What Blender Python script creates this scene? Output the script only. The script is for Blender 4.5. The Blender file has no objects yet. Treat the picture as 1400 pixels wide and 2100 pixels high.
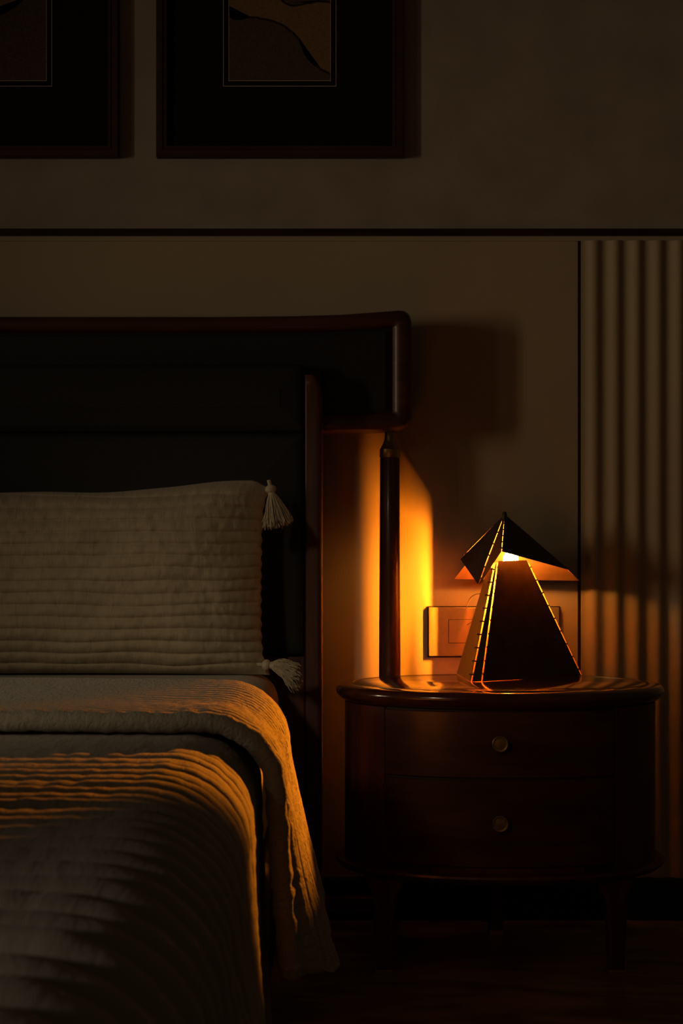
import bpy, bmesh, math, random
from mathutils import Vector, Matrix, noise
random.seed(7)
PI = math.pi
sc = bpy.context.scene
COL = sc.collection

# ------------------------------------------------------------------ camera, world, lights, exposure
F = 2100 * 50.0 / 36.0          # focal length in pixels (50 mm, portrait)
CH, CD, HOR = 0.82, 3.06, 1100  # camera height, distance to the wall plane (y = 0), horizon row


def at(px, py, d):
    """the world point seen at pixel (px, py) at distance d in front of the camera"""
    return Vector(((px - 700) * d / F, d - CD, CH - (py - HOR) * d / F))


cam_d = bpy.data.cameras.new('camera')
cam = bpy.data.objects.new('camera', cam_d)
COL.objects.link(cam)
cam.location = (0, -CD, CH)
cam.rotation_euler = (PI / 2, 0, 0)
cam_d.sensor_fit = 'VERTICAL'
cam_d.sensor_height = 36
cam_d.lens = 50
cam_d.shift_y = (HOR - 1050) / 2100.0
cam_d.clip_start = 0.05
cam_d.dof.use_dof = True
cam_d.dof.focus_distance = 2.86
cam_d.dof.aperture_fstop = 11
sc.camera = cam

vs = sc.view_settings
vs.view_transform = 'Standard'
vs.look = 'None'
vs.gamma = 1
vs.use_curve_mapping = False
vs.exposure = 0.0

w = bpy.data.worlds.new('room_dusk')
sc.world = w
w.use_nodes = True
w.node_tree.nodes['Background'].inputs[0].default_value = (1.0, 0.64, 0.36, 1)
w.node_tree.nodes['Background'].inputs[1].default_value = 0.0135


def area(name, loc, target, sx, sy, power, color, spread=PI):
    l = bpy.data.lights.new(name, 'AREA')
    l.shape = 'RECTANGLE'
    l.size, l.size_y, l.energy, l.color = sx, sy, power, color
    l.spread = spread
    o = bpy.data.objects.new(name, l)
    COL.objects.link(o)
    o.location = loc
    o.rotation_euler = (Vector(target) - Vector(loc)).to_track_quat('-Z', 'Y').to_euler()
    return o


# dusk daylight through two gaps of the curtain of the window on the left of the room
DUSK = (1.0, 0.76, 0.50)
area('window_and_fill_light', (-2.90, -1.72, 1.32), (2.4, 0, 1.50), 0.16, 0.8, 1.12, DUSK, math.radians(52))
area('window_and_fill_light', (-2.75, -2.02, 1.32), (2.2, 0, 1.50), 0.12, 0.8, 0.20, DUSK, math.radians(60))
# the window beyond the foot of the bed, high on the left
area('window_and_fill_light', (-1.5, -3.9, 2.1), (-0.36, -0.75, 0.62), 0.2, 0.3, 0.20, (1.0, 0.78, 0.50), math.radians(19))
area('window_and_fill_light', (-1.25, -3.3, 1.0), (-0.17, -2.20, 0.54), 0.08, 0.1, 0.040, (1.0, 0.86, 0.66), math.radians(24))  # added low fill, not a window: rakes the near quilt to show its ribs

AMBER = (1.0, 0.255, 0.009)
BULB = Vector((0.3349, -0.135, 0.0))
FIL_STRENGTH = 9500.0
FIL_Z = (0.665, 0.735)
SPOT_POWER = 140.0

# ------------------------------------------------------------------ material helpers


def new_mat(name, base, rough=0.5, metal=0.0, spec=0.5, coat=0.0, sheen=0.0):
    m = bpy.data.materials.new(name)
    m.use_nodes = True
    b = m.node_tree.nodes['Principled BSDF']
    b.inputs['Base Color'].default_value = (*base, 1)
    b.inputs['Roughness'].default_value = rough
    b.inputs['Metallic'].default_value = metal
    b.inputs['Specular IOR Level'].default_value = spec
    b.inputs['Coat Weight'].default_value = coat
    b.inputs['Coat Roughness'].default_value = 0.12
    b.inputs['Sheen Weight'].default_value = sheen
    return m, m.node_tree.nodes, m.node_tree.links, b


def noise_color(m, scale=(1, 1, 1), nscale=5, detail=6, c0=(0, 0, 0), c1=(1, 1, 1), p0=0.35, p1=0.65, bump=0.0, bdist=0.001, coords='Object', dist=0.0):
    nt = m.node_tree
    n, l = nt.nodes, nt.links
    b = n['Principled BSDF']
    tc = n.new('ShaderNodeTexCoord')
    mp = n.new('ShaderNodeMapping')
    mp.inputs['Scale'].default_value = scale
    l.new(tc.outputs[coords], mp.inputs[0])
    no = n.new('ShaderNodeTexNoise')
    no.inputs['Scale'].default_value = nscale
    no.inputs['Detail'].default_value = detail
    no.inputs['Distortion'].default_value = dist
    l.new(mp.outputs[0], no.inputs[0])
    r = n.new('ShaderNodeValToRGB')
    r.color_ramp.elements[0].position = p0
    r.color_ramp.elements[0].color = (*c0, 1)
    r.color_ramp.elements[1].position = p1
    r.color_ramp.elements[1].color = (*c1, 1)
    l.new(no.outputs[0], r.inputs[0])
    l.new(r.outputs[0], b.inputs['Base Color'])
    if bump:
        bp = n.new('ShaderNodeBump')
        bp.inputs['Strength'].default_value = bump
        bp.inputs['Distance'].default_value = bdist
        l.new(no.outputs[0], bp.inputs['Height'])
        l.new(bp.outputs[0], b.inputs['Normal'])
    return r, no


def wood(name, scale, coat=0.12, rough=0.45, c0=(0.045, 0.010, 0.004), c1=(0.115, 0.030, 0.012)):
    m, n, l, b = new_mat(name, c1, rough, coat=coat)
    noise_color(m, scale, 6, 9, c0, c1, 0.32, 0.72, 0.25, 0.0006, dist=0.6)
    return m


WOOD_V = wood('mahogany_upright', (9, 9, 0.7))
WOOD_POST = wood('mahogany_post', (9, 9, 0.7), coat=0.2, rough=0.34, c0=(0.07, 0.020, 0.008), c1=(0.19, 0.060, 0.024))
WOOD_H = wood('mahogany_level', (0.7, 9, 9))
WOOD_TOP = wood('polished_mahogany_top', (0.7, 7, 7), coat=0.9, rough=0.17)
WOOD_CAB = wood('mahogany_cabinet', (7, 7, 0.6), coat=0.25, rough=0.35, c0=(0.050, 0.012, 0.005), c1=(0.13, 0.034, 0.014))
WOOD_DRAWER = wood('mahogany_drawer', (0.8, 4, 5), coat=0.25, rough=0.35, c0=(0.036, 0.010, 0.005), c1=(0.085, 0.025, 0.012))

WALL_UP, _n, _l, _b = new_mat('textured_plaster', (0.42, 0.35, 0.27), 0.9)
noise_color(WALL_UP, (1, 1, 1), 9, 8, (0.37, 0.305, 0.235), (0.46, 0.385, 0.30), 0.3, 0.7, 0.15, 0.002)
WALL_LO, _n, _l, _b = new_mat('smooth_beige_panel', (0.52, 0.42, 0.28), 0.55, spec=0.3)
noise_color(WALL_LO, (1, 1, 1), 3, 4, (0.50, 0.40, 0.27), (0.54, 0.44, 0.29), 0.3, 0.7)
FLUTE, _n, _l, _b = new_mat('fluted_beige_panel', (0.52, 0.42, 0.27), 0.55, spec=0.3)
noise_color(FLUTE, (1, 1, .3), 6, 4, (0.49, 0.39, 0.25), (0.55, 0.45, 0.29), 0.3, 0.7)
TRIM, _n, _l, _b = new_mat('dark_trim', (0.03, 0.010, 0.006), 0.4)
noise_color(TRIM, (.5, 8, 8), 8, 5, (0.020, 0.006, 0.004), (0.045, 0.014, 0.008))
BASEB, _n, _l, _b = new_mat('black_skirting', (0.012, 0.009, 0.008), 0.4)
noise_color(BASEB, (.5, 8, 8), 8, 5, (0.008, 0.006, 0.005), (0.018, 0.013, 0.011))

FLOOR, n, l, b = new_mat('veined_marble', (0.10, 0.075, 0.055), 0.22, spec=0.4)
r, no = noise_color(FLOOR, (0.8, 2.6, 1), 3.0, 12, (0.15, 0.115, 0.085), (0.34, 0.26, 0.19), 0.38, 0.66, dist=1.6)

LEATHER, n, l, b = new_mat('charcoal_leather', (0.010, 0.010, 0.010), 0.6, spec=0.25)
noise_color(LEATHER, (1, 1, 1), 420, 3, (0.018, 0.0175, 0.017), (0.028, 0.027, 0.026), 0.3, 0.7, 0.35, 0.0005)
STITCH, *_ = new_mat('stitch_thread', (0.10, 0.085, 0.07), 0.8)
noise_color(STITCH, (1, 1, 1), 300, 2, (0.07, 0.06, 0.05), (0.12, 0.10, 0.08))

BRASS, n, l, b = new_mat('aged_brass', (0.50, 0.34, 0.14), 0.36, metal=0.9)
noise_color(BRASS, (1, 1, .2), 60, 4, (0.42, 0.29, 0.12), (0.56, 0.39, 0.17), 0.3, 0.7, 0.05, 0.0004)
BRONZE, *_ = new_mat('blackened_steel', (0.013, 0.010, 0.008), 0.5, metal=0.3)
noise_color(BRONZE, (1, 1, 1), 40, 5, (0.040, 0.024, 0.014), (0.070, 0.042, 0.024), 0.3, 0.7, 0.08, 0.0003)
COPPER, *_ = new_mat('copper_lining', (0.7, 0.38, 0.15), 0.42, metal=0.5)
noise_color(COPPER, (1, 1, 1), 30, 5, (0.58, 0.30, 0.11), (0.78, 0.44, 0.18), 0.3, 0.7, 0.1, 0.0005)

FIL, n, l, b = new_mat('glowing_filament', (1, 0.5, 0.1), 0.5)
b.inputs['Emission Color'].default_value = (*AMBER, 1)
b.inputs['Emission Strength'].default_value = FIL_STRENGTH

TIP, n, l, b = new_mat('glowing_bulb_glass', (1, 0.5, 0.1), 0.5)
b.inputs['Emission Color'].default_value = (1.0, 0.40, 0.06, 1)
b.inputs['Emission Strength'].default_value = 150

PLATE, n, l, b = new_mat('glossy_switch_glass', (0.30, 0.24, 0.165), 0.12, spec=0.5, coat=0.6)
noise_color(PLATE, (1, 1, 1), 80, 3, (0.29, 0.23, 0.16), (0.31, 0.25, 0.17))
GROOVE, *_ = new_mat('dark_joint', (0.02, 0.014, 0.009), 0.7)
MATBLACK, *_ = new_mat('black_mat_board', (0.007, 0.006, 0.005), 0.95, spec=0.1)
noise_color(MATBLACK, (1, 1, 1), 200, 3, (0.014, 0.010, 0.007), (0.022, 0.016, 0.011))
FRAMEM = wood('dark_frame_wood', (8, 8, 0.6), coat=0.05, rough=0.6, c0=(0.030, 0.011, 0.007), c1=(0.075, 0.027, 0.018))
FRAMEH = wood('dark_frame_wood_level', (0.6, 8, 8), coat=0.05, rough=0.6, c0=(0.030, 0.011, 0.007), c1=(0.075, 0.027, 0.018))
GILT, *_ = new_mat('gilt_line', (0.42, 0.33, 0.20), 0.6)
noise_color(GILT, (1, 1, 1), 150, 3, (0.68, 0.55, 0.36), (0.78, 0.63, 0.42))


def fabric(name, c0, c1, bump=0.8, su=130, sv=30, dist=0.002, fine=900):
    """woven crinkled cotton: uv is in metres, u along the ribs, v across them"""
    m, n, l, b = new_mat(name, c1, 0.92, spec=0.12, sheen=0.15)
    tc = n.new('ShaderNodeTexCoord')
    mp = n.new('ShaderNodeMapping')
    mp.inputs['Scale'].default_value = (su, sv, 1)
    l.new(tc.outputs['UV'], mp.inputs[0])
    a = n.new('ShaderNodeTexNoise')
    a.inputs['Scale'].default_value = 1
    a.inputs['Detail'].default_value = 3
    a.inputs['Distortion'].default_value = 1.2
    l.new(mp.outputs[0], a.inputs[0])
    f = n.new('ShaderNodeTexNoise')
    f.inputs['Scale'].default_value = fine
    f.inputs['Detail'].default_value = 2
    l.new(tc.outputs['UV'], f.inputs[0])
    b1 = n.new('ShaderNodeBump')
    b1.inputs['Strength'].default_value = bump
    b1.inputs['Distance'].default_value = dist
    l.new(a.outputs[0], b1.inputs['Height'])
    b2 = n.new('ShaderNodeBump')
    b2.inputs['Strength'].default_value = 0.5
    b2.inputs['Distance'].default_value = 0.0006
    l.new(f.outputs[0], b2.inputs['Height'])
    l.new(b1.outputs[0], b2.inputs['Normal'])
    l.new(b2.outputs[0], b.inputs['Normal'])
    r = n.new('ShaderNodeValToRGB')
    r.color_ramp.elements[0].position = 0.35
    r.color_ramp.elements[0].color = (*c0, 1)
    r.color_ramp.elements[1].position = 0.65
    r.color_ramp.elements[1].color = (*c1, 1)
    l.new(f.outputs[0], r.inputs[0])
    l.new(r.outputs[0], b.inputs['Base Color'])
    return m


QUILT = fabric('crinkled_cotton_quilt', (0.33, 0.30, 0.24), (0.42, 0.385, 0.31))
THROW = fabric('crinkled_cotton_coverlet', (0.33, 0.30, 0.24), (0.42, 0.385, 0.31), su=120, sv=75, dist=0.0040)
PILLOWC = fabric('crinkled_cotton_sham', (0.37, 0.305, 0.215), (0.46, 0.38, 0.27), su=110, sv=30, dist=0.0016, bump=0.7)
SHEET = fabric('smooth_cotton_sheet', (0.38, 0.33, 0.26), (0.42, 0.37, 0.29), bump=0.35, su=14, sv=9, dist=0.004, fine=1400)
YARN, *_ = new_mat('cotton_yarn', (0.50, 0.43, 0.32), 0.95, spec=0.1)
noise_color(YARN, (1, 1, 1), 200, 3, (0.42, 0.35, 0.25), (0.56, 0.48, 0.36))

# ------------------------------------------------------------------ mesh helpers


def link(name, bm, mats, parent=None, smooth=False, angle=35):
    me = bpy.data.meshes.new(name)
    bmesh.ops.recalc_face_normals(bm, faces=bm.faces)
    bm.to_mesh(me)
    bm.free()
    if not isinstance(mats, (list, tuple)):
        mats = [mats]
    for m in mats:
        me.materials.append(m)
    if smooth:
        for p in me.polygons:
            p.use_smooth = len(p.vertices) <= 8
        if angle < 180:
            me.set_sharp_from_angle(angle=math.radians(angle))
    o = bpy.data.objects.new(name, me)
    COL.objects.link(o)
    if parent is not None:
        o.parent = parent
        pw = world_loc(parent)
        for v in me.vertices:
            v.co -= pw
    return o


def world_loc(o):
    v = Vector((0, 0, 0))
    while o is not None:
        v += o.location
        o = o.parent
    return v


def empty(name, loc):
    o = bpy.data.objects.new(name, None)
    o.empty_display_size = 0.05
    COL.objects.link(o)
    o.location = loc
    return o


def tag(o, label, cat, group=None):
    o['label'] = label
    o['category'] = cat
    if group:
        o['group'] = group
    return o


def structure(o, label):
    o['kind'] = 'structure'
    o['label'] = label
    return o


def box(bm, x0, x1, y0, y1, z0, z1, bev=0.0, seg=2, mi=0):
    r = bmesh.ops.create_cube(bm, size=1)
    vs_ = r['verts']
    for v in vs_:
        v.co = Vector((x0 + (v.co.x + .5) * (x1 - x0), y0 + (v.co.y + .5) * (y1 - y0), z0 + (v.co.z + .5) * (z1 - z0)))
    fs = {f for v in vs_ for f in v.link_faces}
    for f in fs:
        f.material_index = mi
    if bev:
        es = {e for v in vs_ for e in v.link_edges}
        bmesh.ops.bevel(bm, geom=list(es), offset=bev, segments=seg, affect='EDGES', profile=0.5)


def loft(bm, rings, closed=True, cap=True, mi=0):
    """join successive rings of points (same count) into a surface"""
    vr = [[bm.verts.new(p) for p in ring] for ring in rings]
    n = len(vr[0])
    for a, b in zip(vr[:-1], vr[1:]):
        for i in range(n if closed else n - 1):
            j = (i + 1) % n
            f = bm.faces.new((a[i], a[j], b[j], b[i]))
            f.material_index = mi
    if cap:
        for ring in (vr[0], vr[-1]):
            try:
                f = bm.faces.new(ring)
                f.material_index = mi
            except ValueError:
                pass
    return vr


def lathe(bm, prof, cx, cy, seg=48):
    rings = [[Vector((cx + r * math.cos(2 * PI * k / seg), cy + r * math.sin(2 * PI * k / seg), z)) for k in range(seg)] for r, z in prof]
    loft(bm, rings)


def lathe_dir(bm, prof, origin, seg=40):
    """turned piece whose axis points at the room (-y): prof = (radius, distance out)"""
    rings = [[origin + Vector((r * math.cos(2 * PI * k / seg), -h, r * math.sin(2 * PI * k / seg))) for k in range(seg)] for r, h in prof]
    loft(bm, rings)


def tube(bm, pts, r, seg=6, r_end=None):
    pts = [Vector(p) for p in pts]
    rings = []
    up = Vector((0.13, 0.21, 0.97))
    for i, p in enumerate(pts):
        t = (pts[min(i + 1, len(pts) - 1)] - pts[max(i - 1, 0)]).normalized()
        a = t.cross(up)
        if a.length < 1e-4:
            a = t.cross(Vector((1, 0, 0)))
        a.normalize()
        b = t.cross(a)
        rr = r if r_end is None else r + (r_end - r) * i / (len(pts) - 1)
        rings.append([p + a * rr * math.cos(2 * PI * k / seg) + b * rr * math.sin(2 * PI * k / seg) for k in range(seg)])
    loft(bm, rings)


def uv_grid(bm, rows, uvs, mi=0, flip=False):
    """surface through a grid of points with uv in metres"""
    lay = bm.loops.layers.uv.verify()
    vr = [[bm.verts.new(p) for p in row] for row in rows]
    for i in range(len(rows) - 1):
        for j in range(len(rows[0]) - 1):
            idx = [(i, j), (i, j + 1), (i + 1, j + 1), (i + 1, j)]
            if flip:
                idx.reverse()
            f = bm.faces.new([vr[a][b] for a, b in idx])
            f.material_index = mi
            for lp, (a, b) in zip(f.loops, idx):
                lp[lay].uv = uvs[a][b]
    return vr


def smoothstep(a, b, x):
    t = max(0.0, min(1.0, (x - a) / (b - a)))
    return t * t * (3 - 2 * t)


# ------------------------------------------------------------------ the room
XL, XR = -2.7, 1.9
RAIL_Z0, RAIL_Z1 = 1.465, 1.480
bm = bmesh.new()
box(bm, XL, XR, 0.0, 0.12, RAIL_Z0, 2.7)
structure(link('wall_back', bm, WALL_UP), 'brown plaster wall above the picture rail behind the bed')
bm = bmesh.new()
box(bm, XL, 0.508, 0.0, 0.12, 0.0, RAIL_Z0)
structure(link('wall_back_lower', bm, WALL_LO), 'smooth beige lower wall behind the headboard and nightstand')
bm = bmesh.new()
box(bm, XL, XR, -3.6, 0.12, -0.08, 0.0)
structure(link('floor', bm, FLOOR), 'dark polished stone floor with faint veins')
bm = bmesh.new()
box(bm, XL, XR, -0.012, 0.001, RAIL_Z0, RAIL_Z1, 0.002)
structure(link('trim_1', bm, TRIM), 'thin dark wooden rail running across the wall')
bm = bmesh.new()
box(bm, XL, XR, -0.004, 0.001, RAIL_Z0 - 0.010, RAIL_Z0)
structure(link('trim_2', bm, WALL_LO), 'narrow beige step under the dark rail')
bm = bmesh.new()
box(bm, 0.5085, 0.5125, -0.004, 0.03, 0.09, RAIL_Z0 - 0.01)
structure(link('trim_3', bm, TRIM), 'dark upright joint strip beside the fluted panel')
bm = bmesh.new()
box(bm, XL, XR, -0.022, 0.001, 0.0, 0.088, 0.002)
structure(link('baseboard_back', bm, BASEB), 'black skirting board along the back wall')

# fluted panel, soft round waves
bm = bmesh.new()
X0, X1, pitch, amp = 0.514, 1.50, 0.0455, 0.0075
N = 420
front, rear = [], []
for i in range(N + 1):
    x = X0 + (X1 - X0) * i / N
    ph = (x - X0 - 0.006) / pitch
    y = -0.004 - amp * (0.5 + 0.5 * math.cos(2 * PI * (ph - 0.5))) if x > X0 + 0.006 else -0.004
    front.append((x, y))
rings = []
for z in (0.088, 1.455):
    rings.append([Vector((x, y, z)) for x, y in front] + [Vector((X1, 0.02, z)), Vector((X0, 0.02, z))])
loft(bm, rings)
structure(link('wall_fluted_panel', bm, FLUTE, smooth=True, angle=50), 'beige fluted wall panel with round upright waves at the right')

# ------------------------------------------------------------------ wall switch plate
sp = empty('socket_plate', (0.315, 0, 0.62))
bm = bmesh.new()
px0, px1 = 0.187, 0.467
pz0, pz1 = 0.563, 0.668
box(bm, px0, px1, -0.011, 0.0, pz0, pz1, 0.0015)
link('plate', bm, PLATE, sp)
bm = bmesh.new()
box(bm, px0 - 0.002, px1 + 0.002, -0.004, 0.0, pz0 - 0.003, pz1 + 0.002, 0.001)
link('back_frame', bm, GROOVE, sp)
for (a0, a1) in ((0.229, 0.283), (0.300, 0.354), (0.371, 0.425)):
    bm = bmesh.new()
    z0_, z1_ = pz0 + 0.028, pz1 - 0.026
    t_ = 0.0008
    box(bm, a0, a1, -0.0116, -0.0108, z0_, z0_ + t_)
    box(bm, a0, a1, -0.0116, -0.0108, z1_ - t_, z1_)
    box(bm, a0, a0 + t_, -0.0116, -0.0108, z0_, z1_)
    box(bm, a1 - t_, a1, -0.0116, -0.0108, z0_, z1_)
    m_ = link('switch_outline', bm, GROOVE, sp)
    bm = bmesh.new()
    box(bm, a0 + 0.001, a1 - 0.001, -0.0122, -0.0105, z0_ + 0.001, z1_ - 0.001, 0.0006)
    link('rocker', bm, PLATE, sp)
tag(sp, 'glossy beige switch and socket plate on the wall behind the lamp', 'switch plate')

# ------------------------------------------------------------------ framed pictures


def art_material(name, seed):
    m, n, l, b = new_mat(name, (0.1, 0.08, 0.05), 0.95, spec=0.05)
    tc = n.new('ShaderNodeTexCoord')
    no = n.new('ShaderNodeTexNoise')
    no.inputs['Scale'].default_value = 260
    no.inputs['Detail'].default_value = 4
    l.new(tc.outputs['Object'], no.inputs[0])
    return m, n, l, b, no


def art_paint(name, base0, base1):
    m, n, l, b = new_mat(name, base0, 0.95, spec=0.05)
    noise_color(m, (1, 1, 1), 300, 5, base0, base1, 0.3, 0.7, 0.3, 0.0005)
    return m


ART_OCHRE = art_paint('grainy_ochre_paint', (0.22, 0.125, 0.055), (0.32, 0.19, 0.085))
ART_BROWN = art_paint('grainy_umber_paint', (0.085, 0.060, 0.042), (0.140, 0.098, 0.070))
ART_DARK = art_paint('grainy_dark_edge_paint', (0.020, 0.014, 0.010), (0.060, 0.042, 0.028))


def offset_poly(pts, amount):
    c = sum((Vector(p) for p in pts), Vector((0, 0))) / len(pts)
    out = []
    n = len(pts)
    for i in range(n):
        a, b_ = Vector(pts[i - 1]), Vector(pts[(i + 1) % n])
        t = (b_ - a).normalized()
        nn = Vector((t.y, -t.x))
        if nn.dot(Vector(pts[i]) - c) < 0:
            nn = -nn
        out.append(Vector(pts[i]) + nn * amount)
    return out


def clip_x(p, x0, x1, z0, z1):
    return Vector((max(x0, min(x1, p[0])), max(z0, min(z1, p[1]))))


def picture(ox, label, shapes):
    """ox: left edge; the frame hangs on the wall, bottom at z 1.632"""
    Wd, Ht, zb = 0.5285, 0.74, 1.632
    root = empty('framed_picture', (ox + Wd / 2, 0, zb))
    rl = 0.0232
    # moulding: two stepped profiles mitred at the corners
    prof = [(0, 0.0), (0, 0.021), (0.002, 0.023), (0.013, 0.023), (0.0145, 0.020), (0.0155, 0.020), (0.0165, 0.0215), (rl - .001, 0.0215), (rl, 0.018), (rl, 0.0)]
    bm = bmesh.new()
    rings = []
    for (ix, iz) in ((0, 0), (1, 0), (1, 1), (0, 1)):
        ring = []
        for o_, h in prof:
            x = ox + (o_ if ix == 0 else Wd - o_)
            z = zb + (o_ if iz == 0 else Ht - o_)
            ring.append(Vector((x, -h, z)))
        rings.append(ring)
    rings.append(rings[0])
    loft(bm, rings, closed=True, cap=False)
    bmesh.ops.remove_doubles(bm, verts=bm.verts, dist=1e-6)
    link('frame', bm, FRAMEH, root)
    bm = bmesh.new()
    box(bm, ox + 0.015, ox + Wd - 0.015, -0.011, -0.002, zb + 0.015, zb + Ht - 0.015)
    link('mat_board', bm, MATBLACK, root)
    # gilt lines and painting
    ax0, ax1, az0, az1 = ox + 0.155, ox + Wd - 0.155 + 0.0, zb + 0.165, zb + Ht - 0.165
    ax0, ax1 = ox + 0.1552, ox + 0.3723
    bm = bmesh.new()
    for (g, t_) in ((0.0115, 0.0011), (0.0, 0.0009)):
        x0, x1, z0, z1 = ax0 - g, ax1 + g, az0 - g, az1 + g
        y0, y1 = -0.0122, -0.0108
        box(bm, x0 - t_, x1 + t_, y0, y1, z0 - t_, z0)
        box(bm, x0 - t_, x1 + t_, y0, y1, z1, z1 + t_)
        box(bm, x0 - t_, x0, y0, y1, z0, z1)
        box(bm, x1, x1 + t_, y0, y1, z0, z1)
    link('gilt_line', bm, GILT, root)
    bm = bmesh.new()
    box(bm, ax0, ax1, -0.0118, -0.010, az0, az1)
    art = link('painting', bm, ART_OCHRE, root)
    # stone-like fields of the abstract, each with its soft dark border
    for k, pts in enumerate(shapes):
        P2 = [(ax0 + u * (ax1 - ax0), az0 + v * (az1 - az0)) for u, v in pts]
        # smooth closed curve
        n = len(P2)
        cur = []
        for i in range(n):
            p0, p1, p2, p3 = (Vector(P2[(i + q) % n]) for q in (-1, 0, 1, 2))
            for s in range(8):
                t = s / 8
                cur.append(0.5 * ((2 * p1) + (-p0 + p2) * t + (2 * p0 - 5 * p1 + 4 * p2 - p3) * t * t + (-p0 + 3 * p1 - 3 * p2 + p3) * t ** 3))
        cur = [c + Vector((noise.noise(Vector((c.x * 60, c.y * 60, k))), noise.noise(Vector((c.x * 60, 9, c.y * 60)))) ) * 0.0022 for c in cur]
        for lvl, (grow, m_) in enumerate(((0.0045, ART_DARK), (0.0, ART_BROWN))):
            pl = offset_poly(cur, grow) if grow else cur
            pl = [clip_x(p, ax0 + .0004, ax1 - .0004, az0 + .0004, az1 - .0004) for p in pl]
            bm = bmesh.new()
            yy = -0.0119 - 0.0001 * (lvl + 1) - 0.0002 * k * 0
            vs1 = [bm.verts.new((p.x, yy, p.y)) for p in pl]
            f = bm.faces.new(vs1)
            bmesh.ops.triangulate(bm, faces=[f])
            bmesh.ops.remove_doubles(bm, verts=bm.verts, dist=1e-5)
            g = bmesh.ops.extrude_face_region(bm, geom=bm.faces[:])
            for v in [v for v in g['geom'] if isinstance(v, bmesh.types.BMVert)]:
                v.co.y = -0.0112
            link('painted_field', bm, m_, art)
    tag(root, label, 'picture', 'framed abstract pictures')
    return root


bigstone = [(-0.15, -0.15), (-0.15, 0.35), (0.06, 0.315), (0.25, 0.325), (0.52, 0.285), (0.68, 0.21), (0.76, 0.12), (0.88, 0.06), (1.05, -0.01), (0.9, -0.2)]
upstone = [(0.50, 0.46), (0.55, 0.415), (0.63, 0.395), (0.74, 0.405), (0.88, 0.42), (1.1, 0.44), (1.1, 0.7), (0.8, 0.75), (0.55, 0.62)]
ox2 = at(320, 0, CD - 0.02).x
picture(ox2, 'dark framed abstract of grey stones on ochre, hanging above the right end of the headboard', [bigstone, upstone])
leftstone = [(-0.2, -0.2), (-0.2, 0.22), (0.25, 0.30), (0.62, 0.36), (0.85, 0.45), (1.2, 0.56), (1.3, -0.2)]
picture(at(243, 0, CD - 0.02).x - 0.5285, 'dark framed abstract with one broad grey slope, hanging further left, cut by the photo edge', [leftstone])

# ------------------------------------------------------------------ bed
XC = -0.90     # middle of the bed
bed = empty('bed', (XC, -1.2, 0))


def rounded(pts, radii, seg=10):
    """closed 2d polygon with rounded corners"""
    out = []
    n = len(pts)
    for i in range(n):
        p, a, b_ = Vector(pts[i]), Vector(pts[i - 1]), Vector(pts[(i + 1) % n])
        r = radii[i]
        if r <= 0:
            out.append(p)
            continue
        u, v = (a - p).normalized(), (b_ - p).normalized()
        s, e = p + u * r, p + v * r
        for k in range(seg + 1):
            t = k / seg
            out.append((1 - t) ** 2 * s + 2 * t * (1 - t) * p + t * t * e)
    return out


# wing: long upper bolster of the headboard (outline in x, z)
yF, yB = -0.132, -0.045
dW = CD + yF


def wpt(px, py):
    v = at(px, py, dW)
    return (v.x, v.z)


right_half = [wpt(250, 646.5), wpt(450, 646.5), wpt(600, 645), wpt(700, 642), wpt(770, 637), wpt(845, 631), wpt(845, 880), wpt(760, 885), wpt(660, 887), wpt(450, 888)]
inner_right = [wpt(250, 681), wpt(450, 681), wpt(600, 680), wpt(700, 677.5), wpt(770, 673), wpt(805, 670), wpt(805, 845), wpt(760, 847), wpt(660, 849), wpt(450, 850)]


def mirror_close(half):
    left = [(2 * XC - x, z) for x, z in reversed(half)]
    return list(half) + left


def resample(loop, n):
    pts = [Vector(p) for p in loop]
    L = [0]
    for i in range(len(pts)):
        L.append(L[-1] + (pts[(i + 1) % len(pts)] - pts[i]).length)
    return pts, L


ro = [0, 0, 0, 0, 0, 0.030, 0.034, 0, 0, 0]
ri = [0, 0, 0, 0, 0, 0.004, 0.004, 0, 0, 0]
outer = rounded(mirror_close(right_half), ro + ro[::-1])
inner = rounded(mirror_close(inner_right), ri + ri[::-1])
assert len(outer) == len(inner)
prof = [(0.0, 0.62), (0.0, 0.35), (0.03, 0.17), (0.12, 0.05), (0.30, 0.0), (0.60, 0.0), (0.85, 0.04), (1.0, 0.12), (1.0, 1.0), (0.12, 1.0), (0.03, 0.88)]
bm = bmesh.new()
vr = []
for (o_, i_) in zip(outer, inner):
    ring = []
    for a, t in prof:
        p = o_.lerp(i_, a)
        ring.append(Vector((p.x, yF + (yB - yF) * t, p.y)))
    vr.append(ring)
vr.append(vr[0])
loft(bm, vr, closed=True, cap=False)
bmesh.ops.remove_doubles(bm, verts=bm.verts, dist=1e-6)
wing = link('headboard_wing_frame', bm, WOOD_H, bed, smooth=True, angle=40)
wing['label'] = 'polished dark wood rim of the long headboard wing'
# leather infill
bm = bmesh.new()
r0 = [Vector((p.x, yF + 0.012, p.y)) for p in inner]
cz = (wpt(0, 765)[1])
r1 = [Vector((XC + (p.x - XC) * 0.985, yF + 0.0075, cz + (p.y - cz) * 0.9)) for p in inner]
rb = [Vector((p.x, yB - 0.003, p.y)) for p in inner]
loft(bm, [rb, r0, r1], closed=True, cap=True)
pad = link('wing_upholstery', bm, LEATHER, bed)
pad['label'] = 'charcoal leather face of the headboard wing'


def stitches(pts, y, step=0.0042, ln=0.0026, r=0.00045):
    bm = bmesh.new()
    acc = 0
    for a, b_ in zip(pts[:-1], pts[1:]):
        a, b_ = Vector(a), Vector(b_)
        L = (b_ - a).length
        t = 0
        while t < L:
            p = a.lerp(b_, t / L)
            q = a.lerp(b_, min(1, (t + ln) / L))
            tube(bm, [(p.x, y, p.y), ((p.x + q.x) / 2, y - 0.0006, (p.y + q.y) / 2), (q.x, y, q.y)], r, 4)
            t += step
    return bm


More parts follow.
